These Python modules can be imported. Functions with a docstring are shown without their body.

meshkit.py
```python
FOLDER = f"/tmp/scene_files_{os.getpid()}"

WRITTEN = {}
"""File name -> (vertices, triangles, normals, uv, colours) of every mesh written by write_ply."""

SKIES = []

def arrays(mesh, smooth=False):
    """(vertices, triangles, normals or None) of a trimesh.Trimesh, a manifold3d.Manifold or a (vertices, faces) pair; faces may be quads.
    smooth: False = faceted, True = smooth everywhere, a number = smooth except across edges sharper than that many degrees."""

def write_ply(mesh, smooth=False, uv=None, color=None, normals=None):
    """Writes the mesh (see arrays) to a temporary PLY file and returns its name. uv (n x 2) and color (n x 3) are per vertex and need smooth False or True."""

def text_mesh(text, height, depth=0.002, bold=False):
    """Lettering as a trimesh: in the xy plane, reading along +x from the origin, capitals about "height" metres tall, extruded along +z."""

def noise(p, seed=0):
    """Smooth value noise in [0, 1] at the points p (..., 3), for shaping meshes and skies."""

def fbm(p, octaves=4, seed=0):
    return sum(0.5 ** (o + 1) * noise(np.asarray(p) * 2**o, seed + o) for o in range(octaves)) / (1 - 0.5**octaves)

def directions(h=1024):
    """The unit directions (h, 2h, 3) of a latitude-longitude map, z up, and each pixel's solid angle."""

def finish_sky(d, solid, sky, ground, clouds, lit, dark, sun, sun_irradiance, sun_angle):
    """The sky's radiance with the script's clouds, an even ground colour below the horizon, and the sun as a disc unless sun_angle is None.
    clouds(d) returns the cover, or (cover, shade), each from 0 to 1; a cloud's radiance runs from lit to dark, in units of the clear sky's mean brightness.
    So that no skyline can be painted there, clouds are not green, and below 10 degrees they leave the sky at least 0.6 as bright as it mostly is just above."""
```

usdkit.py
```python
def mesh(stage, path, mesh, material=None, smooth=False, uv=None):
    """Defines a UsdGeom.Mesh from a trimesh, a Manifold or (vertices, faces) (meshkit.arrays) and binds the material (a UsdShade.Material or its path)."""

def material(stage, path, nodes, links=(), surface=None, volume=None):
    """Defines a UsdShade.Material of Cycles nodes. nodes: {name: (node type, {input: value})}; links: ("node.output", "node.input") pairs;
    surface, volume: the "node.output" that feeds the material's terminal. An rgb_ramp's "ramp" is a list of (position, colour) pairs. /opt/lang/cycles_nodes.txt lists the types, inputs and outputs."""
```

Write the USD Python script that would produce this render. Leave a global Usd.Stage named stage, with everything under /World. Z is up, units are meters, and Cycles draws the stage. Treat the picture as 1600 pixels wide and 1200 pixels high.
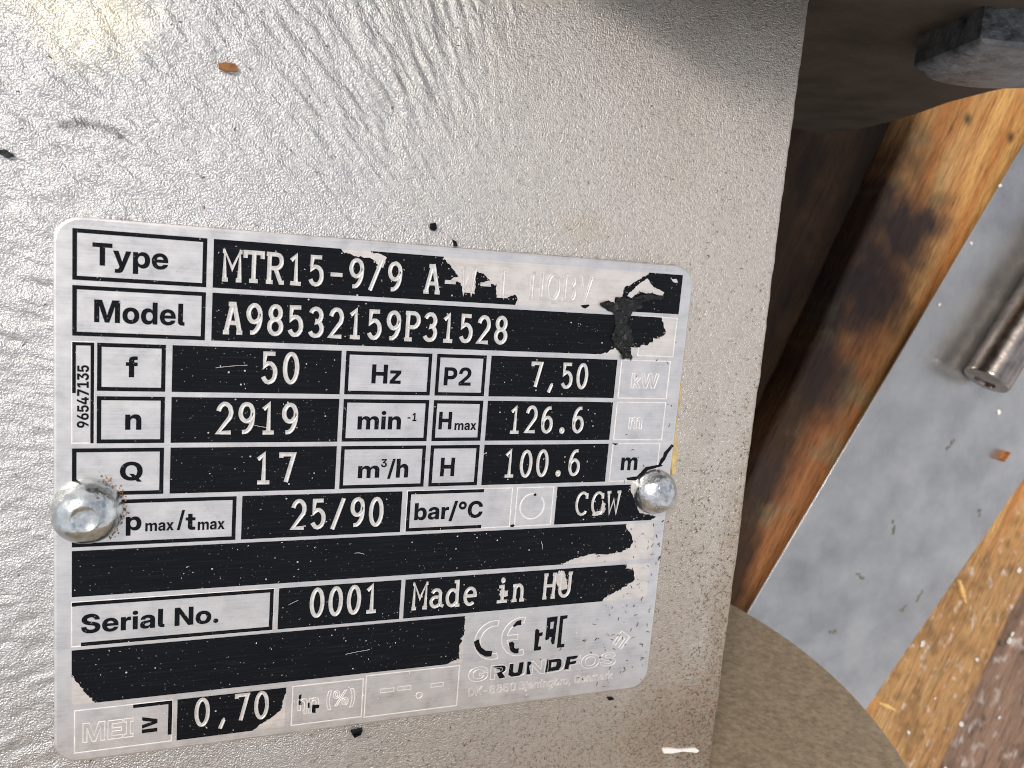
# A close-up of a riveted rating plate on a silver pump casting; wooden deck and steel offcuts behind.
import math, glob, random
import numpy as np
import trimesh
import usdkit, meshkit
from pxr import Usd, UsdGeom, UsdLux, UsdShade, Gf, Sdf, Vt
from shapely.geometry import Polygon, MultiPolygon, LineString, Point, box as sbox
from shapely.ops import unary_union
from shapely import affinity

# exposure, sun and sky
EXPOSURE = 0.30
SUN_DIR = (-0.55, 0.45, 0.70)                  # towards the sun
SUN_I, SUN_A = 0.50, 10.0
SKY_S, CLOUD = 0.115, (6.45, 6.45, 6.55)

stage = Usd.Stage.CreateInMemory()
UsdGeom.SetStageUpAxis(stage, UsdGeom.Tokens.z)
UsdGeom.SetStageMetersPerUnit(stage, 1.0)
UsdGeom.Xform.Define(stage, '/World')
UsdGeom.Scope.Define(stage, '/World/Looks')
random.seed(7)
rng = np.random.default_rng(7)

# ------------------------------------------------------------------ camera, sky, sun
# Plate coordinates are millimetres: u to the right along the plate, v down the plate, w below the plate's face.
DECK = 110.0                                    # the wooden deck lies this far below the plate's face


def world(p):
    p = np.asarray(p, float)
    return np.stack([p[..., 0], -p[..., 1], DECK - p[..., 2]], -1) / 1000.0


CAM = np.array([[0.9278066303911596, -0.08251513378043365, -0.3638215349582806],
                [0.018444814733591677, 0.9841856779709888, -0.17617701350127615],
                [0.3726052138814563, 0.15674758044060041, 0.9146559739127995]])   # rows: right, down, ahead
EYE = -CAM.T @ np.array([-44.22339812261208, -15.701322593928262, 85.55752587331098])
cam = UsdGeom.Camera.Define(stage, '/World/camera')
flip = np.array([1, -1, -1.0])
rows = [CAM[0] * flip, -CAM[1] * flip, -CAM[2] * flip]
eye = world(EYE)
m4 = np.eye(4)
m4[:3, :3] = rows
m4[3, :3] = eye
cam.AddTransformOp().Set(Gf.Matrix4d(*m4.ravel().tolist()))
FL = 6.86
cam.CreateFocalLengthAttr(FL)
cam.CreateHorizontalApertureAttr(1600 / 1329.0 * FL)
cam.CreateVerticalApertureAttr(1200 / 1329.0 * FL)
cam.CreateClippingRangeAttr(Gf.Vec2f(0.005, 100.0))
cam.CreateFStopAttr(16.0)
cam.CreateFocusDistanceAttr(0.106)
cam.CreateExposureAttr(EXPOSURE)

sun_dir = np.array(SUN_DIR, float)
sun_dir /= np.linalg.norm(sun_dir)
elev, rot = math.asin(sun_dir[2]), math.atan2(sun_dir[0], sun_dir[1])
sun = UsdLux.DistantLight.Define(stage, '/World/sun')
sun.CreateIntensityAttr(SUN_I)
sun.CreateAngleAttr(SUN_A)
sun.CreateColorAttr(Gf.Vec3f(1.0, 0.94, 0.86))
sun.CreateNormalizeAttr(True)
zc = sun_dir
xc = np.cross([0, 0, 1], zc); xc /= np.linalg.norm(xc)
yc = np.cross(zc, xc)
ml = np.eye(4); ml[0, :3], ml[1, :3], ml[2, :3] = xc, yc, zc
sun.AddTransformOp().Set(Gf.Matrix4d(*ml.ravel().tolist()))

sky = UsdLux.DomeLight.Define(stage, '/World/sky')
sky.GetPrim().SetCustomDataByKey('kind', 'structure')
sky_m = usdkit.material(stage, '/World/Looks/sky', {
    's': ('sky_texture', {'sky_type': 'single_scattering', 'sun_disc': False, 'sun_elevation': elev, 'sun_rotation': rot, 'aerosol_density': 1.5}),
    'co': ('texture_coordinate', {}),
    'n': ('noise_texture', {'scale': 1.7, 'detail': 5.0, 'roughness': 0.55}),
    'r': ('rgb_ramp', {'ramp': [(0.30, (0, 0, 0)), (0.52, (1, 1, 1))]}),
    'mx': ('mix_color', {'b': CLOUD, 'use_clamp': False}),
    'b': ('background_shader', {'strength': SKY_S})},
    [('co.generated', 'n.vector'), ('n.fac', 'r.fac'), ('r.color', 'mx.fac'), ('s.color', 'mx.a'), ('mx.result', 'b.color')], surface='b.background')
UsdShade.MaterialBindingAPI.Apply(sky.GetPrim()).Bind(sky_m)

# ------------------------------------------------------------------ helpers
used = {}


def numbered(path):
    k = used.get(path, 0)
    used[path] = k + 1
    return path if k == 0 else f'{path}_{k:03d}'


def tag(prim, label=None, category=None, group=None, kind=None):
    for k, v in (('label', label), ('category', category), ('group', group), ('kind', kind)):
        if v:
            prim.SetCustomDataByKey(k, v)
    return prim


def thing(name, label, category, group=None, loc=(0, 0, 0)):
    x = UsdGeom.Xform.Define(stage, numbered('/World/' + name))
    if any(loc):
        x.AddTranslateOp().Set(Gf.Vec3d(*loc))
    return tag(x.GetPrim(), label, category, group)


def part(name, mesh, mat, parent=None, label=None, smooth=False, tint=None):
    """mesh in world metres -> one Mesh prim under parent (or /World)."""
    path = numbered((str(parent.GetPath()) if parent else '/World') + '/' + name)
    m = usdkit.mesh(stage, path, mesh, mat, smooth=smooth)
    if tint is not None:
        UsdGeom.PrimvarsAPI(m).CreatePrimvar('tint', Sdf.ValueTypeNames.Color3fArray, 'vertex').Set(Vt.Vec3fArray.FromNumpy(np.asarray(tint, np.float32)))
    if label:
        m.GetPrim().SetCustomDataByKey('label', label)
    return m.GetPrim()


def to_world(mesh):
    """A trimesh in (u, -v, height above the plate's face) millimetres -> world metres."""
    v = np.array(mesh.vertices) / 1000.0
    v[:, 2] += DECK / 1000.0
    return trimesh.Trimesh(v, mesh.faces, process=False)


def slab(shape, z0, z1):
    """Shapely shape in (u, -v) mm extruded from height z0 to z1."""
    out = []
    for g in getattr(shape, 'geoms', [shape]):
        if g.geom_type == 'Polygon' and g.area > 1e-4:
            e = trimesh.creation.extrude_polygon(g, z1 - z0, engine='earcut')
            e.apply_translation([0, 0, z0])
            out.append(e)
    return to_world(trimesh.util.concatenate(out))


def up(pts):
    return [(a, -b) for a, b in pts]


def ribbon(lines, half, z0, profile):
    """Strokes: a strip of the given cross profile [(offset -1..1, height)] swept along each polyline (u, -v) mm."""
    vs, fs, base = [], [], 0
    off = np.array([p[0] for p in profile]) * half
    hgt = np.array([p[1] for p in profile])
    k = len(profile)
    for li, line in enumerate(lines):
        p = np.asarray(line, float)
        closed = len(p) > 2 and np.allclose(p[0], p[-1])
        d = np.diff(p, axis=0)
        ln = np.linalg.norm(d, axis=1, keepdims=True)
        keep = np.r_[True, ln[:, 0] > 1e-6]
        p = p[keep]
        d = np.diff(p, axis=0); d /= np.linalg.norm(d, axis=1, keepdims=True)
        if closed:
            a, b = np.vstack([d[-1:], d]), np.vstack([d, d[:1]])
        else:
            a, b = np.vstack([d[:1], d]), np.vstack([d, d[-1:]])
        t = a + b
        t /= np.maximum(np.linalg.norm(t, axis=1, keepdims=True), 1e-6)
        n = np.stack([-t[:, 1], t[:, 0]], 1)
        mit = np.minimum(1.0 / np.maximum((n * np.stack([-a[:, 1], a[:, 0]], 1)).sum(1), 0.5), 1.6)
        zz = z0 + 0.0017 * (li % 5)
        ring = np.concatenate([p[:, None, :] + n[:, None, :] * (off[None, :] * mit[:, None])[..., None],
                               np.broadcast_to((hgt + zz)[None, :, None], (len(p), k, 1))], 2)
        vs.append(ring.reshape(-1, 3))
        m = len(p)
        for i in range(m - 1):
            for j in range(k - 1):
                q = base + i * k + j
                fs += [(q, q + k, q + k + 1), (q, q + k + 1, q + 1)]
        if not closed:                             # end walls
            for s in (0, m - 1):
                q = base + s * k
                fs += [(q, q + j, q + j + 1) for j in range(1, k - 1)]
        base += m * k
    return to_world(trimesh.Trimesh(np.vstack(vs), np.array(fs)[:, ::-1], process=False))


FONT = glob.glob('/opt/blender-*/*/datafiles/fonts/Inter.woff2')[0]


def letters(text, weight=700):
    """Outline of a word in units of the capital height, baseline at y = 0, ink starting at x = 0."""
    from PIL import Image, ImageDraw, ImageFont
    from shapely import union_all, box
    font = ImageFont.truetype(FONT, 160)
    try:
        font.set_variation_by_axes([32 if weight < 800 else 14, weight])
    except Exception:
        pass
    x0, y0, x1, y1 = font.getbbox(text, anchor='ls')
    im = Image.new('L', (x1 - x0 + 16, y1 - y0 + 16))
    ImageDraw.Draw(im).text((8 - x0, 8 - y0), text, 255, font, anchor='ls')
    on = np.pad(np.asarray(im) > 127, ((0, 0), (1, 1))).astype(np.int8)
    r, s = np.nonzero(np.diff(on, axis=1) == 1)
    e = np.nonzero(np.diff(on, axis=1) == -1)[1]
    shp = union_all(box(s, -r - 1, e, -r)).buffer(0.8).buffer(-0.8).simplify(0.55)
    cap = 160 * 0.7273
    shp = affinity.affine_transform(shp, [1 / cap, 0, 0, 1 / cap, -8 / cap, (8 - y0) / cap])
    return affinity.translate(shp, -shp.bounds[0], 0)


def word_shape(spec, weight=700):
    text, u0, u1, vb, vt, ref = spec
    s = letters(text, weight)
    high = {'C': 1.0, 'x': 0.75, 'b': s.bounds[3]}[ref]
    if ref == 'b':
        s = affinity.translate(s, 0, -s.bounds[1]); high = s.bounds[3]
    sx = (u1 - u0) / s.bounds[2]
    sy = (vb - vt) / high
    return affinity.affine_transform(s, [sx, 0, 0, sy, u0, -vb])


# ------------------------------------------------------------------ engraved lettering: a slab-serif stroke alphabet in a 1 x 1 cell
def arc(cx, cy, rx, ry, a0, a1, n=10):
    t = np.radians(np.linspace(a0, a1, n))
    return [(cx + rx * math.cos(a), cy + ry * math.sin(a)) for a in t]


OVAL = arc(.5, .5, .33, .5, 90, 450, 26)
ABC = {
    '0': [OVAL],
    '1': [[(.22, .82), (.5, 1), (.5, 0)], [(.2, 0), (.8, 0)]],
    '2': [arc(.5, .7, .32, .3, 170, -35, 12) + [(.17, 0), (.83, 0)]],
    '3': [arc(.47, .75, .31, .25, 160, -80, 12) + arc(.47, .27, .35, .27, 80, -155, 13)],
    '5': [[(.78, 1), (.25, 1), (.22, .55)] + arc(.48, .33, .34, .33, 120, -155, 14)],
    '6': [[(.72, .98)] + arc(.62, .45, .44, .53, 100, 180, 8) + arc(.5, .3, .32, .3, 180, 540, 22)],
    '7': [[(.18, .88), (.18, 1), (.82, 1), (.45, 0)]],
    '8': [arc(.5, .76, .28, .24, -90, 270, 20), arc(.5, .26, .33, .26, 90, 450, 22)],
    '9': [[(.28, .02)] + arc(.38, .55, .44, .53, -80, 0, 8) + arc(.5, .7, .32, .3, 0, 360, 22)],
    '/': [[(.2, -.1), (.82, 1.05)]],
    '-': [[(.15, .42), (.85, .42)]],
    '.': [arc(.5, .06, .08, .07, 0, 360, 10)],
    ',': [[(.58, .12), (.36, -.22)], [(.5, .12), (.62, .1)]],
    'A': [[(.14, 0), (.46, 1), (.54, 1), (.86, 0)], [(.26, .33), (.74, .33)], [(0, 0), (.32, 0)], [(.68, 0), (1, 0)], [(.25, 1), (.5, 1)]],
    'M': [[(.12, 0), (.12, 1), (.5, .4), (.88, 1), (.88, 0)], [(0, 0), (.3, 0)], [(.7, 0), (1, 0)], [(0, 1), (.14, 1)], [(.86, 1), (1, 1)]],
    'T': [[(.5, 0), (.5, 1)], [(.06, .8), (.06, 1), (.94, 1), (.94, .8)], [(.28, 0), (.72, 0)]],
    'R': [[(.2, 0), (.2, 1)], [(.04, 1), (.55, 1)] + arc(.55, .75, .3, .25, 80, -80, 8) + [(.2, .5)], [(.52, .5), (.82, 0), (1, 0)], [(.04, 0), (.4, 0)]],
    'P': [[(.22, 0), (.22, 1)], [(.06, 1), (.55, 1)] + arc(.55, .73, .32, .27, 80, -80, 8) + [(.22, .46)], [(.06, 0), (.5, 0)]],
    'W': [[(.1, 1), (.26, 0), (.5, .65), (.74, 0), (.9, 1)], [(0, 1), (.28, 1)], [(.72, 1), (1, 1)]],
    'I': [[(.5, 0), (.5, 1)], [(.15, 1), (.85, 1)], [(.15, 0), (.85, 0)]],
    'H': [[(.18, 0), (.18, 1)], [(.82, 0), (.82, 1)], [(.18, .52), (.82, .52)], [(.04, 0), (.34, 0)], [(.66, 0), (.96, 0)], [(.04, 1), (.34, 1)], [(.66, 1), (.96, 1)]],
    'Q': [arc(.5, .5, .38, .5, 90, 450, 26), [(.42, 0), (.5, -.12), (.82, -.1)]],
    'B': [[(.2, 0), (.2, 1)], [(.04, 1), (.55, 1)] + arc(.55, .77, .25, .23, 80, -80, 8) + [(.2, .54)], [(.5, .54)] + arc(.56, .27, .32, .27, 80, -80, 8) + [(.04, 0)]],
    'V': [[(.12, 1), (.5, 0), (.88, 1)], [(0, 1), (.28, 1)], [(.72, 1), (1, 1)]],
    'C': [arc(.52, .5, .4, .5, 45, 315, 20), [(.8, .98), (.8, .72)]],
    'U': [[(.15, 1), (.15, .3)] + arc(.5, .3, .35, .3, 180, 360, 12) + [(.85, 1)], [(0, 1), (.3, 1)], [(.7, 1), (1, 1)]],
    'a': [arc(.45, .5, .28, .2, 160, 20, 8) + [(.73, .06), (.95, 0)], arc(.43, .2, .3, .2, 60, 330, 14)],
    'd': [arc(.43, .33, .33, .33, 40, 325, 16), [(.52, 1), (.74, 1), (.74, 0), (.95, 0)]],
    'e': [[(.15, .36), (.84, .36)] + arc(.5, .34, .35, .34, 10, 310, 18)],
    'i': [[(.22, .64), (.5, .64), (.5, 0)], [(.12, 0), (.88, 0)], arc(.48, .9, .05, .05, 0, 360, 8)],
    'n': [[(.08, .64), (.24, .64), (.24, 0)], arc(.5, .4, .26, .26, 170, 0, 9) + [(.76, 0)], [(.06, 0), (.42, 0)], [(.6, 0), (.96, 0)]],
}
WIDE = set('AMTRPWIHQBVCUaden')


def engrave_lines(spec):
    text, u0, adv, vb, vt = spec
    h = (vb - vt)
    out = []
    for i, c in enumerate(text):
        if c == ' ':
            continue
        w = adv * (0.9 if c in WIDE else 0.86)
        jit = rng.normal(0, 0.02, 2)
        for line in ABC[c]:
            p = np.array(line)
            q = np.stack([u0 + adv * i + (p[:, 0] - .5) * w, -vb + p[:, 1] * h * 0.98], 1) + jit
            # wandering of the engraving point
            q += rng.normal(0, 0.010, q.shape) * (0 if np.allclose(p[0], p[-1]) else 1)
            out.append(q)
    return out

# ------------------------------------------------------------------ measured layout (millimetres in plate coordinates)
WORDS = [('Type', 1.82, 8.99, 3.58, 1.31, 'C'), ('Model', 2.01, 10.72, 9.42, 7.11, 'C'), ('f', 5.05, 6.19, 15.11, 12.89, 'C'), ('n', 5.04, 6.63, 20.82, 19.08, 'x'), ('Q', 4.59, 6.83, 26.41, 24.38, 'C'), ('Hz', 31.26, 34.77, 15.29, 13.04, 'C'), ('P2', 40.1, 43.54, 15.36, 13.15, 'C'), ('min', 29.91, 35.12, 20.82, 19.16, 'x'), ('-1', 35.9, 37.01, 19.8, 18.82, 'C'), ('H', 39.82, 41.47, 20.82, 18.65, 'C'), ('max', 41.88, 44.7, 20.9, 20.0, 'x'), ('m', 30.28, 32.85, 26.75, 25.2, 'x'), ('3', 33.0, 33.72, 25.45, 24.46, 'C'), ('/', 33.84, 34.76, 26.92, 24.45, 'b'), ('h', 34.91, 36.4, 26.8, 24.47, 'C'), ('H', 40.46, 42.27, 26.76, 24.42, 'C'), ('m', 65.7, 68.21, 26.49, 24.65, 'x'), ('p', 5.23, 6.78, 32.05, 30.45, 'x'), ('max', 7.17, 10.08, 32.24, 31.25, 'x'), ('/', 10.39, 11.2, 32.25, 29.95, 'b'), ('t', 11.29, 12.31, 32.29, 30.43, 'b'), ('max', 12.57, 15.43, 32.35, 31.35, 'x'), ('bar/°C', 37.54, 46.45, 32.27, 30.11, 'C'), ('Serial No.', 0.92, 15.06, 43.59, 41.43, 'C'), ('≥', 7.16, 8.77, 56.3, 54.31, 'b')]
VERTICAL = ('96547135', 20.6, 13.95, 1.55, 0.46)
ENGRAVED = [('MTR15-9/9 A-W-I-HQBV', 15.4, 2.239, 4.2, 1.09), ('A98532159P31528', 15.63, 2.237, 9.94, 6.79), ('50', 19.67, 2.352, 15.37, 12.07), ('7,50', 52.23, 2.125, 15.34, 12.28), ('2919', 15.07, 2.356, 21.16, 17.83), ('126.6', 49.81, 2.219, 21.18, 17.92), ('17', 19.5, 2.569, 26.99, 23.63), ('100.6', 49.58, 2.285, 26.95, 23.59), ('25/90', 23.59, 2.296, 32.62, 29.27), ('CCW', 60.43, 2.342, 32.48, 29.42), ('0001', 26.21, 2.222, 43.75, 40.32), ('Made in HU', 38.96, 2.231, 43.85, 40.56), ('0,70', 13.62, 2.218, 56.19, 52.9)]
PEEL = {'chip': [(26.87, -0.04), (30.09, -0.19), (30.48, 0.12), (31.61, 0.19), (32.19, 0.54), (31.83, 1.79), (31.05, 1.31), (30.65, 0.89), (29.9, 0.71), (28.66, 0.75), (28.16, 0.45), (27.3, 0.37)], 'type_right': [(38.95, -0.78), (39.02, 0.23), (40.08, 1.22), (40.96, 2.18), (40.13, 2.54), (41.34, 2.95), (41.64, 4.01), (43.19, 4.15), (43.18, 1.36), (44.14, 1.66), (44.98, 2.43), (43.96, 2.76), (45.96, 2.79), (45.84, 3.95), (46.95, 4.41), (48.32, 3.91), (48.83, 4.41), (48.6, 5.11), (47.89, 6.16), (60.72, 6.08), (62.15, 4.89), (62.3, 3.49), (63.3, 3.38), (63.41, 2.18), (66.85, 0.21), (66.87, -0.97), (53.01, -1.06)], 'corner_hole': [(63.86, 3.27), (65.13, 1.88), (66.69, 0.72), (67.6, 1.73), (69.41, 2.38), (69.33, 3.04), (67.97, 2.66), (66.68, 2.68), (65.7, 2.6), (64.58, 3.42)], 'corner_dot': [(70.19, 0.49), (71.17, 0.63), (71.4, 1.07), (70.55, 0.95)], 'model_right': [(69.43, 5.09), (69.52, 5.8), (69.98, 6.78), (70.39, 7.63), (70.06, 8.22), (69.51, 8.3), (69.21, 8.54), (68.53, 8.42), (68.51, 9.0), (67.97, 9.16), (67.85, 9.51), (66.8, 9.49), (66.57, 9.79), (65.6, 9.82), (64.94, 9.73), (63.36, 9.9), (62.29, 10.28), (61.87, 10.74), (60.32, 10.96), (59.78, 11.71), (74.96, 12.45), (74.61, 4.83)], 'row7_right': [(67.48, 33.13), (67.55, 34.52), (68.45, 35.64), (68.84, 36.59), (68.51, 37.51), (67.12, 38.05), (64.98, 38.3), (62.65, 38.1), (60.74, 38.41), (59.18, 38.89), (58.12, 39.4), (58.1, 40.86), (74.05, 42.6), (73.53, 33.07)], 'made_right': [(67.97, 38.72), (68.35, 40.46), (69.5, 40.95), (69.8, 42.3), (67.75, 43.47), (65.35, 44.55), (65.01, 45.09), (65.05, 46.35), (75.26, 46.57), (74.26, 38.78)], 'b2_left': [(-0.7, 48.41), (-0.06, 48.49), (0.59, 49.34), (1.32, 50.5), (2.22, 51.7), (2.52, 52.17), (2.72, 52.75), (-0.7, 52.49)], 'b2_right': [(45.21, 44.96), (45.21, 45.86), (45.21, 48.12), (44.8, 48.53), (45.13, 48.83), (44.72, 49.31), (44.83, 51.37), (44.22, 51.47), (43.78, 51.6), (43.03, 52.02), (43.03, 52.88), (47.3, 53.37), (46.63, 45.08)], 'z070': [(23.09, 52.28), (23.02, 53.55), (22.71, 54.36), (22.67, 55.43), (21.48, 56.3), (19.98, 57.2), (19.29, 57.85), (18.89, 58.33), (24.7, 59.18), (24.41, 52.44)], 'ccw_right': [(67.5, 27.95), (67.69, 29.47), (69.34, 32.59), (71.98, 33.16), (71.9, 33.38), (70.86, 33.89), (76.48, 34.14), (75.68, 28.15)], 'ccw_spot': [(63.45, 30.55), (64.01, 31.17), (63.98, 32.38), (63.29, 32.65), (62.06, 32.66), (62.49, 32.17), (63.29, 32.05)], 'hu_spot': [(57.98, 40.24), (58.74, 40.23), (59.29, 41.55), (59.52, 42.79), (58.65, 43.09), (57.75, 42.05), (57.62, 40.82)], 'in_spot': [(50.01, 42.08), (50.8, 42.44), (50.86, 43.19), (49.96, 43.33), (49.62, 42.79)]}
FLAKE = {'lifted': [(59.98, 4.51), (60.5, 4.09), (61.42, 3.99), (62.26, 4.22), (62.3, 3.49), (63.3, 3.38), (64.83, 3.41), (65.75, 3.02), (67.33, 2.7), (69.31, 2.87), (69.54, 3.14), (68.07, 3.45), (66.18, 3.89), (66.2, 4.62), (64.8, 5.32), (64.21, 6.75), (65.07, 7.56), (65.64, 9.59), (65.02, 9.84), (65.48, 10.97), (65.39, 11.6), (64.8, 11.22), (64.12, 11.53), (63.84, 10.74), (63.4, 10.24), (62.12, 8.81), (62.72, 7.1), (62.15, 5.45), (60.92, 5.09)], 'small': [(57.43, 4.75), (58.57, 4.58), (58.71, 4.74), (58.14, 5.13), (57.7, 5.01)], 'tick1': [(63.93, 22.73), (65.01, 22.77), (64.55, 23.03)], 'strip': [(73.26, 22.95), (73.63, 23.14), (72.81, 24.26), (72.5, 25.08), (71.91, 25.86), (71.51, 25.91), (71.8, 25.0), (72.11, 24.71), (72.2, 24.1), (72.66, 23.65)], 'rim': [(66.73, 27.57), (68.37, 27.37), (69.56, 26.12), (71.9, 25.77), (72.27, 25.99), (69.96, 26.55), (68.75, 27.74), (68.11, 27.97), (66.93, 27.88)], 'dot': [(53.32, 29.4), (53.55, 29.29), (53.73, 29.52), (53.59, 29.69), (53.34, 29.63)], 'tick2': [(50.37, 33.52), (50.84, 33.37), (51.04, 33.55), (50.81, 33.77), (50.45, 33.7)], 'ce_c': [(46.69, 49.13), (47.33, 48.85), (47.47, 49.36), (47.8, 50.04), (48.45, 50.59), (49.35, 50.73), (49.33, 51.46), (48.52, 51.43), (47.67, 50.91), (47.1, 50.25), (46.82, 49.7)], 'ce_e1': [(52.0, 47.47), (52.52, 46.83), (53.16, 46.68), (53.19, 47.42), (52.65, 47.41), (52.14, 47.64)], 'ce_e2': [(51.67, 49.79), (52.16, 49.68), (52.43, 49.97), (52.44, 50.52), (52.71, 50.75), (53.16, 50.72), (53.14, 51.42), (52.56, 51.39), (51.99, 51.01), (51.71, 50.2)], 'eac_e': [(55.32, 48.39), (55.55, 48.17), (55.92, 48.45), (55.91, 48.82), (56.45, 48.75), (56.46, 49.24), (56.04, 49.28), (55.93, 50.8), (56.35, 50.76), (56.43, 51.14), (56.32, 51.3), (55.39, 51.32)], 'eac_a': [(56.93, 46.73), (58.46, 46.66), (58.34, 50.59), (58.0, 50.68), (57.78, 50.16), (57.85, 49.59), (57.47, 49.59), (57.45, 49.84), (57.08, 49.97), (56.89, 49.82), (56.95, 49.08)], 'eac_c': [(58.84, 46.66), (59.92, 46.63), (59.92, 47.08), (59.32, 47.15), (59.34, 50.78), (59.87, 50.79), (59.86, 51.21), (58.79, 51.26)], 'g_r': [(49.66, 52.96), (50.23, 52.94), (51.3, 52.98), (51.48, 53.25), (51.44, 53.74), (51.05, 53.98), (51.57, 54.7), (50.71, 54.76), (50.28, 54.01), (50.75, 53.82), (50.72, 53.45), (50.47, 53.42)], 'g_u': [(52.03, 52.86), (52.6, 52.84), (52.58, 53.99), (52.85, 54.23), (53.3, 54.16), (53.43, 52.81), (54.05, 52.77), (53.95, 54.36), (53.56, 54.68), (52.44, 54.72), (51.95, 54.37)], 'g_n': [(54.6, 52.81), (55.06, 52.8), (55.22, 53.13), (54.87, 53.42), (55.2, 54.67), (54.61, 54.66)], 'g_d': [(57.53, 52.8), (59.25, 52.82), (59.66, 53.08), (59.71, 53.97), (59.38, 54.52), (57.36, 54.67)], 'g_f': [(60.46, 52.74), (62.18, 52.72), (61.9, 53.15), (60.98, 53.18), (60.97, 53.52), (61.98, 53.48), (61.84, 53.87), (60.93, 53.94), (60.86, 54.56), (60.21, 54.57)], 'np1': [(24.61, 53.86), (24.92, 53.75), (24.86, 54.21), (24.76, 54.63), (25.06, 54.78), (24.98, 55.2), (24.59, 55.08)], 'np2': [(25.68, 55.01), (25.92, 54.96), (25.95, 55.7), (25.71, 55.62)], 'np3': [(26.25, 55.3), (27.13, 55.42), (27.08, 55.81), (26.69, 55.86), (26.7, 56.45), (26.25, 56.35)], 'eacd': [(56.44, 52.64), (56.62, 52.7), (56.59, 52.82), (56.46, 52.77)]}
D_HOLE = [(58.17, 53.29), (58.91, 53.29), (59.02, 53.55), (58.89, 54.0), (58.16, 54.05)]
A_HOLE = [(57.47, 47.4), (58.02, 47.37), (57.95, 48.39), (57.48, 48.43)]
ON_CASTING = {'chip': [(13.44, -17.98), (14.13, -18.21), (15.15, -18.17), (15.42, -17.83), (15.17, -17.4), (14.15, -17.38), (13.52, -17.48)], 'fl1': [(37.24, -3.64), (37.92, -3.84), (38.12, -3.19), (37.83, -2.87), (37.28, -3.05)], 'fl2': [(40.1, -2.09), (40.59, -1.9), (40.8, -1.32), (40.39, -1.36)], 'fl3': [(-6.38, -6.96), (-5.83, -7.02), (-5.07, -6.5), (-5.73, -6.24), (-6.38, -6.53)], 'fl4': [(31.28, 59.82), (32.73, 59.68), (32.52, 60.26), (31.72, 60.59)], 'fl5': [(67.74, 60.04), (68.56, 60.05), (69.01, 60.4), (68.09, 60.48)], 'chalk': [(78.14, 69.58), (79.36, 69.66), (81.33, 70.18), (84.08, 70.39), (84.84, 70.93), (84.42, 71.18), (81.83, 70.57), (80.04, 70.6), (78.46, 70.36)], 'smudge': (1.91, -10.13), 'painted_glare': (1.12, -21.22), 'painted_glare2': (56.62, -4.93), 'glue': [(74.41, 16.49), (75.23, 27.38), (73.7, 11.18)], 'smear': [(-0.72, -10.35), (0.59, -10.76), (2.03, -10.7), (3.31, -10.43), (4.14, -9.9), (3.2, -9.85), (1.45, -9.82), (0.19, -9.47), (-0.61, -9.74)]}
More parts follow.
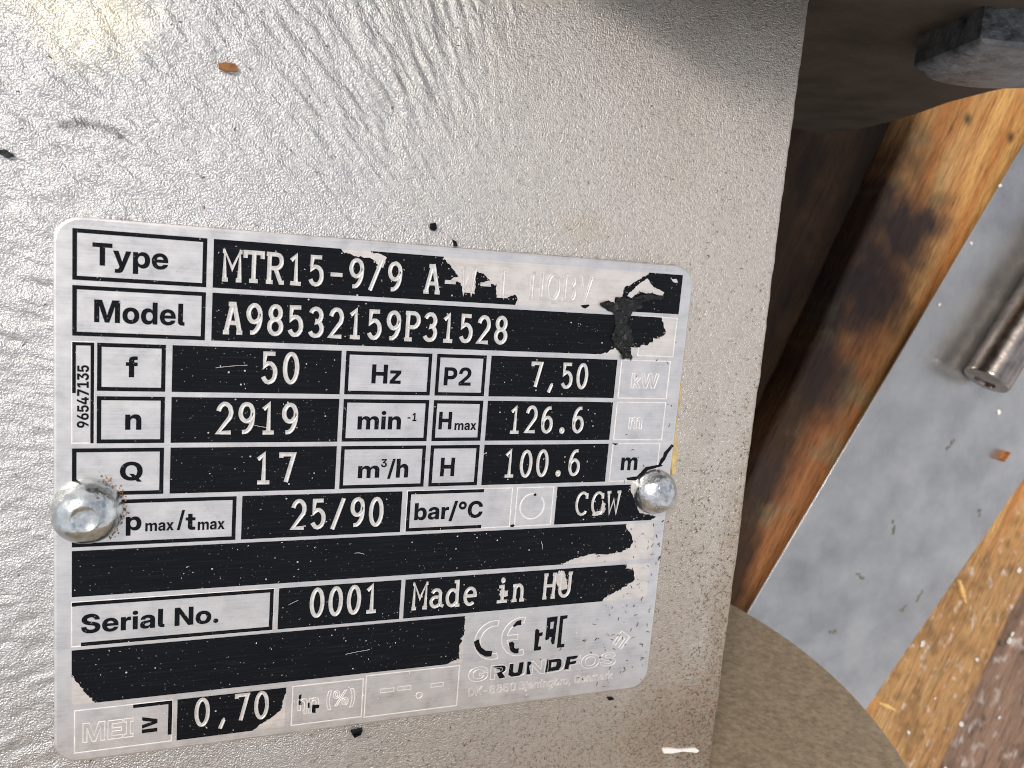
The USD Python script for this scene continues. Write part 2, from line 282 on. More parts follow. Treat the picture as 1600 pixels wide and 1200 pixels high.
ON_DECK = {'bar': [(263.0, -48.3), (203.8, 59.0), (178.8, 104.0), (233.8, 145.1), (249.8, 123.1), (272.0, 92.0), (291.1, 63.6)], 'rod': [(254.6, 28.4), (267.8, 7.0)], 'seam': [(307.0, 111.3), (293.3, 141.9), (281.2, 175.7)], 'edge': [(213.3, -47.3), (202.6, -4.1), (190.9, 42.2), (177.6, 89.3)], 'burn': [(217.1, -41.2), (223.7, -15.5), (205.9, -0.4), (213.7, 7.1), (199.1, 31.9), (181.9, 62.5)], 'knots': [(297.3, 85.8), (293.2, 89.3), (283.2, 150.9), (313.5, 150.9), (263.8, 163.5), (265.7, 128.7), (259.4, 142.8), (240.4, -53.5), (260.5, -50.3)], 'whites': [(300.7, 99.6), (287.4, 133.5), (285.0, 158.9), (269.5, 146.6), (259.0, 158.5), (280.8, 176.5), (258.6, 124.3), (302.6, 127.5), (305.1, 159.1), (303.7, 125.0)], 'splinter': [(270.5, 101.2), (275.6, 110.1)], 'splinter2': [(241.8, 144.2), (250.0, 148.2)], 'rust': (276.0, 56.1), 'nut': [[117.8, -35.0, 12.2], [112.0, -35.0, -5.0], [118.1, -35.0, -7.1], [129.5, -35.0, 19.8], [134.6, -35.0, 17.7], [139.7, -35.0, 13.1]], 'barmarks': [(233.3, 78.7), (250.4, 104.8), (214.3, 114.3), (252.6, 51.1), (222.4, 95.5), (243.8, 108.5), (271.9, 75.4)], 'crumbs': [(247.0, -15.4), (255.4, -34.4), (237.6, 4.8), (272.7, 39.8)]}
RIVETS = [(1.44, 29.59), (71.21, 29.52)]
IMPRINT = {'mei': ('MEI', 1.15, 6.24, 56.58, 54.32, 'C'), 'kw': ('kW', 65.98, 70.08, 15.25, 13.32, 'C'), 'm': ('m', 66.27, 68.23, 20.79, 19.21, 'x'), 'np': ('ηp (%)', 24.55, 31.45, 55.85, 53.89, 'C'), 'g': ('GRUNDFOS', 46.35, 68.14, 54.79, 52.84, 'C'), 'addr': ('DK-8850 Bjerringbro, Denmark', 46.48, 67.97, 56.79, 55.64, 'C')}
ARROW = ((53.26, 31.08), 1.6900000000000048)
DASHES = [(34.69, 54.58), (36.42, 54.62), (36.91, 54.55), (38.62, 54.58), (41.3, 54.64), (42.94, 54.63), (39.79, 55.79)]
CE_CENTRES = [(49.54, 49.21), (53.28, 49.09)]

# ------------------------------------------------------------------ materials
def mat(name, nodes, links, surface='p.BSDF'):
    return usdkit.material(stage, '/World/Looks/' + name, nodes, links, surface=surface)


POS = ('geometry', {})


def simple(name, color, rough, metallic=0.0, var=0.25, scale=900.0, bump=0.0, bscale=2500.0, dark=None, spec=0.5, detail=4.0):
    lo = dark or tuple(c * (1 - var) for c in color)
    hi = tuple(min(c * (1 + var), 1.0) for c in color)
    nodes = {'g': POS, 'n': ('noise_texture', {'scale': scale, 'detail': detail, 'roughness': 0.6}),
             'r': ('rgb_ramp', {'ramp': [(0.3, lo), (0.5, color), (0.7, hi)]}),
             'rr': ('map_range', {'from_min': 0.3, 'from_max': 0.7, 'to_min': rough * 0.8, 'to_max': min(rough * 1.2, 1)}),
             'p': ('principled_bsdf', {'metallic': metallic, 'specular_ior_level': spec})}
    links = [('g.position', 'n.vector'), ('n.fac', 'r.fac'), ('r.color', 'p.base_color'), ('n.fac', 'rr.value'), ('rr.result', 'p.roughness')]
    if bump:
        nodes['bn'] = ('noise_texture', {'scale': bscale, 'detail': 3.0})
        nodes['b'] = ('bump', {'distance': bump, 'strength': 1.0})
        links += [('g.position', 'bn.vector'), ('bn.fac', 'b.height'), ('b.normal', 'p.normal')]
    return mat(name, nodes, links)


# silver casting paint: colour of stains and painted glare from the mesh, orange-peel relief, tiny dark pits
CAST = mat('silver_paint', {
    'g': POS, 't': ('attribute', {'attribute': 'tint'}),
    'n1': ('noise_texture', {'scale': 2000.0, 'detail': 4.0, 'roughness': 0.65}),
    'n2': ('noise_texture', {'scale': 5200.0, 'detail': 2.0, 'roughness': 0.5}),
    'r': ('rgb_ramp', {'ramp': [(0.28, (0.74, 0.72, 0.70)), (0.38, (0.93, 0.92, 0.91)), (0.62, (1, 1, 1)), (0.8, (1.0, 1.0, 1.0))]}),
    'm': ('mix_color', {'blend_type': 'multiply', 'fac': 1.0}),
    'rr': ('map_range', {'from_min': 0.3, 'from_max': 0.7, 'to_min': 0.26, 'to_max': 0.46}),
    'bm': ('math', {'math_type': 'multiply_add', 'value2': 0.6}),
    'b': ('bump', {'distance': 0.00017, 'strength': 1.0}),
    'p': ('principled_bsdf', {'metallic': 0.88})},
    [('g.position', 'n1.vector'), ('g.position', 'n2.vector'), ('n1.fac', 'r.fac'), ('t.color', 'm.a'), ('r.color', 'm.b'), ('m.result', 'p.base_color'),
     ('n1.fac', 'rr.value'), ('rr.result', 'p.roughness'), ('n1.fac', 'bm.value1'), ('n2.fac', 'bm.value3'), ('bm.value', 'b.height'), ('b.normal', 'p.normal')])


def brushed(name, color, rough, metallic=0.9, var=0.10):
    return mat(name, {
        'g': POS, 'mp': ('mapping', {'scale': (120.0, 6500.0, 3000.0)}), 'mq': ('mapping', {'scale': (350.0, 420.0, 400.0)}),
        'n': ('noise_texture', {'scale': 1.0, 'detail': 4.0, 'roughness': 0.6}), 'q': ('noise_texture', {'scale': 1.0, 'detail': 4.0, 'roughness': 0.65}),
        's': ('math', {'math_type': 'multiply_add', 'value2': 0.5}),
        'r': ('rgb_ramp', {'ramp': [(0.45, tuple(c * (1 - 2 * var) for c in color)), (0.75, color), (1.0, tuple(min(1, c * (1 + var)) for c in color))]}),
        'rr': ('map_range', {'from_min': 0.5, 'from_max': 1.0, 'to_min': rough * 0.8, 'to_max': rough * 1.25}),
        'b': ('bump', {'distance': 0.000010, 'strength': 1.0}),
        'p': ('principled_bsdf', {'metallic': metallic})},
        [('g.position', 'mp.vector'), ('g.position', 'mq.vector'), ('mp.vector', 'n.vector'), ('mq.vector', 'q.vector'), ('n.fac', 's.value1'), ('q.fac', 's.value3'),
         ('s.value', 'r.fac'), ('r.color', 'p.base_color'), ('s.value', 'rr.value'), ('rr.result', 'p.roughness'), ('n.fac', 'b.height'), ('b.normal', 'p.normal')])


ALU = brushed('brushed_aluminium', (0.73, 0.705, 0.695), 0.40)
ETCH = brushed('etched_aluminium', (0.75, 0.695, 0.65), 0.48, metallic=0.75)
GROOVE = simple('engraved_metal', (0.70, 0.67, 0.64), 0.42, 0.6, var=0.15, scale=1600.0, bump=0.00001, bscale=6000)
TRACE = simple('etched_edge', (0.82, 0.77, 0.74), 0.5, 0.5, var=0.12, scale=900.0)
INK = mat('black_lacquer', {
    'g': POS, 'mp': ('mapping', {'scale': (160.0, 5200.0, 2000.0)}),
    'n': ('noise_texture', {'scale': 1.0, 'detail': 4.0, 'roughness': 0.6}),
    'q': ('noise_texture', {'scale': 330.0, 'detail': 6.0, 'roughness': 0.7}),
    'd': ('noise_texture', {'scale': 3200.0, 'detail': 2.0}),
    'r': ('rgb_ramp', {'ramp': [(0.3, (0.002, 0.0025, 0.004)), (0.55, (0.004, 0.005, 0.007)), (0.75, (0.013, 0.013, 0.015))]}),
    'dr': ('rgb_ramp', {'ramp': [(0.69, (0, 0, 0)), (0.77, (0.28, 0.26, 0.25))]}),
    'a': ('mix_color', {'blend_type': 'add', 'fac': 1.0}),
    'rr': ('map_range', {'from_min': 0.3, 'from_max': 0.7, 'to_min': 0.24, 'to_max': 0.46}),
    'b': ('bump', {'distance': 0.000008, 'strength': 1.0}),
    'p': ('principled_bsdf', {'specular_ior_level': 0.14})},
    [('g.position', 'mp.vector'), ('mp.vector', 'n.vector'), ('g.position', 'q.vector'), ('g.position', 'd.vector'), ('n.fac', 'r.fac'), ('d.fac', 'dr.fac'),
     ('r.color', 'a.a'), ('dr.color', 'a.b'), ('a.result', 'p.base_color'), ('q.fac', 'rr.value'), ('rr.result', 'p.roughness'), ('n.fac', 'b.height'), ('b.normal', 'p.normal')])
FILM = simple('crumpled_lacquer', (0.010, 0.0105, 0.011), 0.45, 0.0, spec=0.3, var=0.4, scale=1500.0, bump=0.00018, bscale=1700.0)
ZINC = simple('zinc_plating', (0.58, 0.60, 0.60), 0.22, 1.0, var=0.35, scale=600.0, bump=0.00005, bscale=1500.0, detail=6.0)
ZINC_ROUGH = simple('pitted_zinc', (0.58, 0.59, 0.60), 0.28, 1.0, var=0.4, scale=800.0, bump=0.00012, bscale=1800.0, detail=6.0)
GALV = simple('dull_galvanised_steel', (0.44, 0.43, 0.42), 0.27, 0.85, var=0.16, scale=60.0, bump=0.00003, bscale=500.0, detail=8.0)
ROD = simple('dark_bright_steel', (0.30, 0.26, 0.235), 0.22, 1.0, var=0.35, scale=160.0, bump=0.00003, bscale=900.0, detail=6.0)
BOLT = simple('sooty_zinc_bolt', (0.11, 0.115, 0.12), 0.38, 0.6, var=0.7, scale=300.0, dark=(0.02, 0.02, 0.02), bump=0.0002, bscale=900.0, detail=7.0)
WARM_SHADE_PAINT = simple('warm_shaded_silver_paint', (0.36, 0.285, 0.20), 0.62, 0.25, var=0.26, scale=800.0, bump=0.0001, bscale=1500.0, detail=8.0)  # silver paint turned darker and tan for shade with warm bounced light
SHADE_PAINT = simple('shade_darkened_paint', (0.042, 0.032, 0.024), 0.6, 0.0, spec=0.15, var=0.45, scale=90.0, bump=0.0001, bscale=1200.0, detail=8.0)  # paint colour darkened to stand for the shade under the upper flange
SMUDGE = simple('dark_smudge', (0.16, 0.15, 0.12), 0.6, 0.3, var=0.4, scale=700.0)
RUST = simple('rust_crust', (0.30, 0.11, 0.03), 0.8, 0.0, var=0.5, scale=900.0)
CHALK = simple('white_chalk', (0.82, 0.80, 0.76), 0.8, 0.0, var=0.08, scale=2000.0, bump=0.00008, bscale=3000)
CRUMB = simple('grey_white_plaster', (0.60, 0.57, 0.53), 0.85, 0.0, var=0.2, scale=900.0, bump=0.0002, bscale=900)
CHIP = simple('orange_wood_chip', (0.24, 0.10, 0.03), 0.7, 0.0, var=0.35, scale=1500.0)
STRAW = simple('straw_splinter', (0.62, 0.38, 0.13), 0.7, 0.0, var=0.3, scale=900.0)
GLUE = simple('dried_amber_glue', (0.52, 0.38, 0.16), 0.4, 0.0, var=0.3, scale=900.0, bump=0.00008, bscale=1200)
GRIME = simple('dark_grit', (0.05, 0.035, 0.022), 0.9, 0.0, var=0.6, scale=900.0)
GRIT = simple('brown_grit', (0.13, 0.095, 0.065), 0.9, 0.0, var=0.7, scale=700.0)
RED = simple('rusty_grit', (0.34, 0.19, 0.11), 0.9, 0.0, var=0.5, scale=900.0)
DUST = simple('pale_dust', (0.66, 0.62, 0.58), 0.8, 0.0, var=0.3, scale=900.0)
DIRT = simple('bare_earth', (0.16, 0.12, 0.08), 0.95, 0.0, var=0.4, scale=12.0)

WOOD_ROT = math.atan2(-27.0, -68.0)             # the planks' direction in the deck plane


def wood(name):
    ang = math.atan2(68.0, 27.0)
    return mat(name, {
        'g': POS, 't': ('attribute', {'attribute': 'tint'}),
        'v': ('vector_rotate', {'rotate_type': 'z_axis', 'angle': -ang}),
        'mp': ('mapping', {'scale': (18.0, 520.0, 500.0)}), 'mf': ('mapping', {'scale': (160.0, 1700.0, 900.0)}),
        'n': ('noise_texture', {'scale': 1.0, 'detail': 5.0, 'roughness': 0.65}), 'f': ('noise_texture', {'scale': 1.0, 'detail': 4.0, 'roughness': 0.7}),
        's': ('math', {'math_type': 'multiply_add', 'value2': 0.6}),
        'r': ('rgb_ramp', {'ramp': [(0.55, (0.30, 0.24, 0.20)), (0.72, (0.80, 0.77, 0.72)), (0.95, (1.2, 1.2, 1.18))]}),
        'm': ('mix_color', {'blend_type': 'multiply', 'fac': 1.0, 'use_clamp': False}),
        'b': ('bump', {'distance': 0.0006, 'strength': 0.9}),
        'p': ('principled_bsdf', {'roughness': 0.6, 'specular_ior_level': 0.22})},
        [('g.position', 'v.vector'), ('v.vector', 'mp.vector'), ('v.vector', 'mf.vector'), ('mp.vector', 'n.vector'), ('mf.vector', 'f.vector'),
         ('n.fac', 's.value1'), ('f.fac', 's.value3'), ('s.value', 'r.fac'), ('t.color', 'm.a'), ('r.color', 'm.b'), ('m.result', 'p.base_color'), ('s.value', 'b.height'), ('b.normal', 'p.normal')])


WOOD = wood('pine_board')

# ------------------------------------------------------------------ the ground and the wooden deck
gm = trimesh.creation.box((60, 60, 0.02)); gm.apply_translation([0, 0, -0.13])
g = part('ground', gm, DIRT); tag(g, kind='structure')
deck = UsdGeom.Xform.Define(stage, '/World/wooden_deck').GetPrim()
tag(deck, kind='structure')
along = np.array([-27.0, 68.0]) / math.hypot(27, 68)          # (u, v)
across = np.array([along[1], -along[0]])                      # to the right


def fb(p, seed, octv=4):
    p = np.asarray(p, float)
    if p.shape[-1] == 2:
        p = np.concatenate([p, np.zeros(p.shape[:-1] + (1,))], -1)
    return meshkit.fbm(p + 100.0, octv, seed)


def blob(uv, c, r, soft=0.5):
    d = np.hypot(uv[:, 0] - c[0], uv[:, 1] - c[1]) / r
    d = d + (fb(uv / 7.0, int(c[0]) % 97, 4) - .5) * 1.3
    return np.clip((1 + soft - d) / (2 * soft), 0, 1)


def plank(c0, c1, a0, a1, top, thick, colour, step, seed, bare=False):
    """A board from across-coordinate c0 to c1, along a0..a1, its top 'top' mm above the deck plane."""
    na, ncr = int((a1 - a0) / step) + 1, max(int((c1 - c0) / step), 4) + 1
    A, Cc = np.meshgrid(np.linspace(a0, a1, na), np.linspace(c0, c1, ncr), indexing='ij')
    uv = A[..., None] * along + Cc[..., None] * across
    g2 = np.stack([A / 60.0, Cc / 3.0], -1)
    grain = fb(g2, seed, 4) - .5
    h = top + grain * 0.9
    edge = np.minimum(Cc - c0, c1 - Cc)
    h = h - np.clip(1.6 - edge, 0, None) ** 2 * 0.6 - (fb(np.stack([A / 9, Cc / 9], -1), seed + 3) - .5) * np.exp(-edge / 3) * 2.0
    flat = uv.reshape(-1, 2)
    V = np.concatenate([flat, (DECK - h.reshape(-1))[:, None]], 1)
    idx = np.arange(na * ncr).reshape(na, ncr)
    F = [np.stack([idx[:-1, :-1], idx[:-1, 1:], idx[1:, 1:]], -1).reshape(-1, 3), np.stack([idx[:-1, :-1], idx[1:, 1:], idx[1:, :-1]], -1).reshape(-1, 3)]
    rim = np.r_[idx[0, :], idx[1:, -1], idx[-1, -2::-1], idx[-2:0:-1, 0]]
    low = V[rim].copy(); low[:, 2] = DECK - top + thick
    b = len(V); nr = len(rim); k = np.arange(nr); k2 = (k + 1) % nr
    F += [np.stack([rim[k], b + k, b + k2], -1), np.stack([rim[k], b + k2, rim[k2]], -1)]
    F.append(np.stack([np.full(nr - 2, b), b + k[2:], b + k[1:-1]], -1))
    V = np.vstack([V, low])
    mesh = trimesh.Trimesh(world(V), np.vstack(F)[:, ::-1], process=False)
    t = colour(flat, A.reshape(-1), Cc.reshape(-1), grain.reshape(-1))
    t = np.vstack([t, t[rim]])
    if (np.cross(mesh.vertices[mesh.faces[0][1]] - mesh.vertices[mesh.faces[0][0]], mesh.vertices[mesh.faces[0][2]] - mesh.vertices[mesh.faces[0][0]])[2]) < 0:
        mesh.invert()
    return mesh, np.clip(t, 0.002, 1)


def lerp(a, b, t):
    return np.asarray(a) * (1 - t[:, None]) + np.asarray(b) * t[:, None]


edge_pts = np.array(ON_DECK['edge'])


def middle_colour(uv, A, Cc, grain):
    n = fb(np.stack([A / 45, Cc / 5], -1), 11, 5)
    c = lerp((0.62, 0.34, 0.115), (0.50, 0.21, 0.06), np.clip((n - .35) * 3.2, 0, 1))
    c = lerp(c, (0.66, 0.42, 0.18), np.clip(fb(np.stack([A / 30, Cc / 9], -1), 23, 4) * 2.4 - 1.1, 0, 1) * .8)
    # pump shadow painted in as a dark strip: its ragged edge runs down the board
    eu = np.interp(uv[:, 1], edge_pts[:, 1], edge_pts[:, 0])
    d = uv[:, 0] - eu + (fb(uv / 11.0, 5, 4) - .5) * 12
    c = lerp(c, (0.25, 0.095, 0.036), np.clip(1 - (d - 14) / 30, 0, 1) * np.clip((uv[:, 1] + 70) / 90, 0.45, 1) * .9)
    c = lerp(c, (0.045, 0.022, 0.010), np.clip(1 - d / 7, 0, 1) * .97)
    c = lerp(c, (0.22, 0.21, 0.12), np.clip(fb(uv / 9.0, 31, 4) * 3.2 - 1.9, 0, 1) * .6)
    for q, r, s in ((1, 15, .97), (2, 14, .95), (3, 10, .9), (0, 8, .7), (4, 9, .8), (5, 8, .55)):
        c = lerp(c, (0.030, 0.020, 0.020), blob(uv, ON_DECK['burn'][q], r, .6) * s)
    for q in ON_DECK['knots']:
        c = lerp(c, (0.025, 0.018, 0.014), blob(uv, q, 1.4, .8) * .9)
    rough = fb(uv / 3.0, 41, 5)
    low = np.clip((uv[:, 1] - 60) / 40, 0, 1) * np.clip((uv[:, 0] - 225) / 30, 0, 1)
    c = lerp(c, (0.37, 0.21, 0.09), low * .75)
    c = lerp(c, (0.17, 0.09, 0.035), low * np.clip(fb(uv / 4.5, 43, 5) * 4 - 2.0, 0, 1) * .6)
    c = lerp(c, (0.70, 0.66, 0.62), low * np.clip(fb(uv / 2.5, 47, 5) * 7 - 4.75, 0, 1) * .6)
    return c


def brown(base, seed):
    def f(uv, A, Cc, grain):
        n = fb(np.stack([A / 40, Cc / 6], -1), seed, 5)
        c = lerp(base, np.asarray(base) * 0.45, np.clip((n - .4) * 3, 0, 1))
        c = lerp(c, (0.62, 0.58, 0.55), np.clip(fb(uv / 3.5, seed + 2, 5) * 6 - 3.9, 0, 1) * .6)
        return lerp(c, (0.02, 0.016, 0.014), np.clip(fb(uv / 5.0, seed + 7, 5) * 6 - 4.0, 0, 1) * .95)
    return f


def shade_board(uv, A, Cc, grain):  # board colour darkened for the shade beside the pump
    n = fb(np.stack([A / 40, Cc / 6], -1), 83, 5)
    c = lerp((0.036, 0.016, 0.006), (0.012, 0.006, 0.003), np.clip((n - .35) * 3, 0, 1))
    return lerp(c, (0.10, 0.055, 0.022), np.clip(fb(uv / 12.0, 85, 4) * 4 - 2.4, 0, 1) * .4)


s0 = float(np.array(ON_DECK['seam'][1]) @ across)
dark0 = float(np.array((196.0, 20.0)) @ across)
for c0, c1, top, colour, label, st in (
        (s0 + 0.3, s0 + 118, -2.2, brown((0.27, 0.165, 0.115), 61), 'weathered pinkish-brown board', 1.2),
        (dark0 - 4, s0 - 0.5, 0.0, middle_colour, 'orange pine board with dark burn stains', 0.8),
        (dark0 - 128, dark0 - 6, -7.0, shade_board, 'board painted dark for the shade beside the pump', 1.6),
        (dark0 - 252, dark0 - 131, -1.0, brown((0.30, 0.17, 0.08), 91), None, 4.0),
        (s0 + 121, s0 + 240, 0.2, brown((0.36, 0.21, 0.12), 97), None, 4.0)):
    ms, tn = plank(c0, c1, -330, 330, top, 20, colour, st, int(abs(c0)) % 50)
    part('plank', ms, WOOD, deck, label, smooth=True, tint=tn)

# ------------------------------------------------------------------ the pump casing: flat silver face with a flange above and below
U0, U1, V0, V1 = -52.0, 87.45, -41.0, 81.6
STEP = 0.2
us, vs_ = np.arange(U0, U1 + 1e-6, STEP), np.arange(V0, V1 + 1e-6, STEP)
us[-1] = U1
UU, VV = np.meshgrid(us, vs_, indexing='xy')
flat = np.stack([UU, VV], -1).reshape(-1, 2)
fu, fv = flat[:, 0], flat[:, 1]
z = np.full(len(flat), -0.8)
tr = np.clip(-19 + 0.08 * (fu - 40) - fv, 0, None)
fil = np.clip((fu - 8) / 50, 0.05, 1)
z -= tr ** 2 / 150.0 * fil                                             # the face falls away a little before it meets the flange
z += (fb(flat / 14.0, 3, 3) - .5) * 0.30                         # cast undulation
# brushed-on paint: ripples radiating from the plate, strongest up and left
cu, cv = 64.0, 27.0
rad, th = np.hypot(fu - cu, fv - cv), np.arctan2(fv - cv, fu - cu)
rip = fb(np.stack([rad / 2.8, th * 80.0], -1), 71, 2) - .5
peel_ = fb(flat / np.array([0.66, 0.52]), 77, 2) - .5
far = np.clip((rad - 34) / 40, 0, 1)
upl = np.clip((60 - fu) / 60, 0.0, 1) * np.clip((30 - fv) / 40, 0.0, 1) + np.clip((8 - fu) / 14, 0, 1) * .6
band = np.exp(-((fu - 33 + (fv + 20) * .3) / 9) ** 2) * np.clip((2 - fv) / 18, 0, 1)
z += rip * (0.55 * far * np.clip(upl, 0, 1) + 0.30 * band) + peel_ * (0.05 + 0.09 * np.clip(upl, 0, 1) * np.clip((fu * -0.02 + 1.1), .4, 1))
z += (fb(np.stack([rad / 9.0, th * 22.0], -1), 73, 2) - .5) * 0.25 * band
ed = U1 - fu
z -= np.clip(0.55 - ed, 0, None) ** 2 / 0.55 * 0.9
# edge slightly uneven
rolled = tr ** 2 / 150.0 * fil
shift = (fb(np.stack([fv / 2.2, fv * 0], -1), 79, 4) - .5) * 0.35 + rolled * .82
fu2 = fu + shift * np.clip(1 - ed / 14.0, 0, 1)
V = np.stack([fu2, fv, -z], 1)
ny, nx = UU.shape
idx = np.arange(nx * ny).reshape(ny, nx)
F = np.vstack([np.stack([idx[:-1, :-1], idx[1:, :-1], idx[1:, 1:]], -1).reshape(-1, 3), np.stack([idx[:-1, :-1], idx[1:, 1:], idx[:-1, 1:]], -1).reshape(-1, 3)])
rim = np.r_[idx[:, 0], idx[-1, 1:], idx[-2::-1, -1], idx[0, -2:0:-1]]
cols = np.tile([0.59, 0.58, 0.575], (len(flat), 1))
cols = lerp(cols, (0.65, 0.585, 0.515), np.clip((fu - 25) / 45, 0, 1) * .9)
cols = lerp(cols, (0.52, 0.47, 0.40), np.clip(fb(flat / 6.0, 13, 5) * 3.0 - 1.6, 0, 1) * np.clip((fu - 20) / 50, 0.05, 1) * .5)


def spot(c, ru, rv, col, amt, seed, soft=.5):
    global cols
    d = np.hypot((fu - c[0]) / ru, (fv - c[1]) / rv) + (fb(flat / 1.6, seed, 4) - .5) * 1.1
    cols = lerp(cols, col, np.clip((1 + soft - d) / (2 * soft), 0, 1) * amt)


spot(ON_CASTING['painted_glare'], 5.5, 4.2, (0.95, 0.88, 0.70), .75, 15)  # cream glare painted into the casting colour
spot(ON_CASTING['painted_glare2'], 3.2, 1.6, (0.55, 0.46, 0.33), .35, 17)
for q_, r_ in zip(ON_CASTING['smear'][:5], (.7, .8, .7, .7, .6)):
    spot((q_[0], q_[1] + .35), r_, r_ * .55, (0.20, 0.19, 0.19), .8, 37, .6)
spot((88, 52), 4, 30, (0.38, 0.27, 0.15), .45, 19)
spot((80, 66), 8, 7, (0.42, 0.28, 0.17), .5, 21)
spot((77, 45), 5, 16, (0.45, 0.37, 0.27), .35, 23)
spot((62, 66), 30, 7, (0.46, 0.41, 0.35), .4, 25)
low = V[rim].copy(); low[:, 2] = DECK - 8.0
b = len(V); nr = len(rim); k = np.arange(nr); k2 = (k + 1) % nr
side = np.vstack([np.stack([rim[k], b + k, b + k2], -1), np.stack([rim[k], b + k2, rim[k2]], -1), np.stack([np.full(nr - 2, b), b + k[2:], b + k[1:-1]], -1)])
Vw = world(np.vstack([V, low]))
body = trimesh.Trimesh(Vw, np.vstack([F, side]), process=False)
n0 = np.cross(Vw[F[0][1]] - Vw[F[0][0]], Vw[F[0][2]] - Vw[F[0][0]])
if n0[2] < 0:
    body.invert()
pump = thing('pump_casing', 'large silver-painted cast pump casing with flat face carrying the nameplate, flanges above and below', 'pump')
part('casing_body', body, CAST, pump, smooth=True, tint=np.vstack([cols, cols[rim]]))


def disc(outline, v0, v1, bevel=1.2):
    """A flange: an outline in (u, w) between v0 and v1 (mm), edges bevelled."""
    def ring(o, v):
        o = np.asarray(o.exterior.coords)[:-1]
        return np.stack([o[:, 0], np.full(len(o), v), o[:, 1]], 1)
    p = Polygon(outline)
    pin = p.buffer(-bevel, join_style=1)
    n = 160
    def samp(q):
        L = q.exterior.length
        return Polygon([q.exterior.interpolate(t * L).coords[0] for t in np.linspace(0, 1, n, endpoint=False)])
    s = samp(p.buffer(-.01))
    c = np.array(p.centroid.coords[0])
    so = np.asarray(s.exterior.coords)[:-1]
    si = so + (c - so) / np.linalg.norm(c - so, axis=1, keepdims=True) * bevel
    rings = [(si, v0), (so, v0 + bevel), (so, v1 - bevel), (si, v1)]
    V = np.vstack([np.stack([o[:, 0], np.full(n, v), o[:, 1]], 1) for o, v in rings] + [[[c[0], v0, c[1]], [c[0], v1, c[1]]]])
    i = np.arange(n); j = (i + 1) % n
    F = []
    for r in range(3):
        F += [np.stack([r * n + i, r * n + j, (r + 1) * n + j], -1), np.stack([r * n + i, (r + 1) * n + j, (r + 1) * n + i], -1)]
    F += [np.stack([np.full(n, 4 * n), j, i], -1), np.stack([np.full(n, 4 * n + 1), 3 * n + i, 3 * n + j], -1)]
    t = trimesh.Trimesh(world(V), np.vstack(F), process=False)
    t.fix_normals()
    return t


a = np.radians(np.linspace(0, 360, 181))[:-1]
low_ring = Polygon(np.stack([40 + 104 * np.cos(a), 52 + 104 * np.sin(a)], 1)).intersection(sbox(-200, 9.0, 300, DECK - 1.5))
low_ring = low_ring.union(Polygon(np.stack([40 + 104 * np.cos(a), 52 + 104 * np.sin(a)], 1)).intersection(sbox(-200, -80, 300, 9.5)))
part('lower_flange', disc(list(low_ring.exterior.coords), 82.0, 97.0), WARM_SHADE_PAINT, pump, 'rounded flange at the bottom right, warm bounced light painted in as tan', smooth=25)
hw = np.array([(-22, 95), (-8, 112), (3, 121), (20, 125.5), (37.9, 127.4), (53.3, 131.5), (66, 137), (79.4, 141.8), (90, 144.5), (99.7, 146), (108.5, 146.6)])
right = [(54, -28), (128, -28)] + [(40 + h, w) for w, h in hw]  # raised block out of view, added to shade the top right of the face
left = [(40 - h, w) for w, h in hw[::-1] if w > 2] + [(-50, -1), (34, -1)]
part('upper_flange', disc(right + left, -58.0, -42.0), SHADE_PAINT, pump, 'underside of the upper flange, its shade painted in as a dark colour', smooth=25)

a = np.radians(np.linspace(0, 360, 97))[:-1]
part('added_shade_drum', disc(list(zip(60 + 92 * np.cos(a), 46 + 92 * np.sin(a))), -250.0, -58.3, 4.0), SHADE_PAINT, pump, smooth=25)  # unseen drum added above the flange to block sky and sun

# ------------------------------------------------------------------ bolt under the upper flange
bolt = thing('bolt', 'sooty grey bolt head under the upper flange in the top right corner', 'bolt')
P1, P2 = np.array([124.3, 18.7]), np.array([118.2, 0.5])
side_l = np.linalg.norm(P2 - P1)
e = (P2 - P1) / side_l
nrm = np.array([-e[1], e[0]])
hc = (P1 + P2) / 2 + nrm * side_l * math.sqrt(3) / 2
a0 = math.atan2(*(P1 - hc)[::-1])


def head():
    """Square-shouldered head with a rounded far side and a chamfered end."""
    q = np.array([e[1] * -1, e[0]]) * 1.0
    if q[0] < 0:
        q = -q
    P3, P4 = P2 + q * 23, P1 + q * 23
    o = Polygon([P1, P2, P3, P4]).union(Point(*((P1 + P4) / 2 + np.array([1.0, -6.0]))).buffer(14.0, quad_segs=24)).buffer(-.5).buffer(.5)
    n = 200
    samp = lambda g: np.array([g.exterior.interpolate(t_, normalized=True).coords[0] for t_ in np.linspace(0, 1, n, endpoint=False)])
    ring0 = samp(o)
    c = np.array(o.centroid.coords[0])
    inn = lambda k_: c + (ring0 - c) * (1 - k_ / np.linalg.norm(ring0 - c, axis=1, keepdims=True))
    rows_ = [(ring0, -42.3), (ring0, -37.5), (inn(.35), -37.05), (inn(1.0), -36.7), (inn(3.5), -36.4)]
    V = np.vstack([np.stack([r[:, 0], np.full(n, v), r[:, 1]], 1) for r, v in rows_] + [[[c[0], -36.2, c[1]], [c[0], -42.3, c[1]]]])
    i = np.arange(n); j = (i + 1) % n
    F = []
    m_ = len(rows_)
    for r in range(m_ - 1):
        F += [np.stack([r * n + i, r * n + j, (r + 1) * n + j], -1), np.stack([r * n + i, (r + 1) * n + j, (r + 1) * n + i], -1)]
    F += [np.stack([np.full(n, m_ * n), (m_ - 1) * n + i, (m_ - 1) * n + j], -1), np.stack([np.full(n, m_ * n + 1), j, i], -1)]
    m = trimesh.Trimesh(world(V), np.vstack(F), process=False); m.fix_normals()
    return m


part('bolt_head', head(), BOLT, bolt, smooth=28)

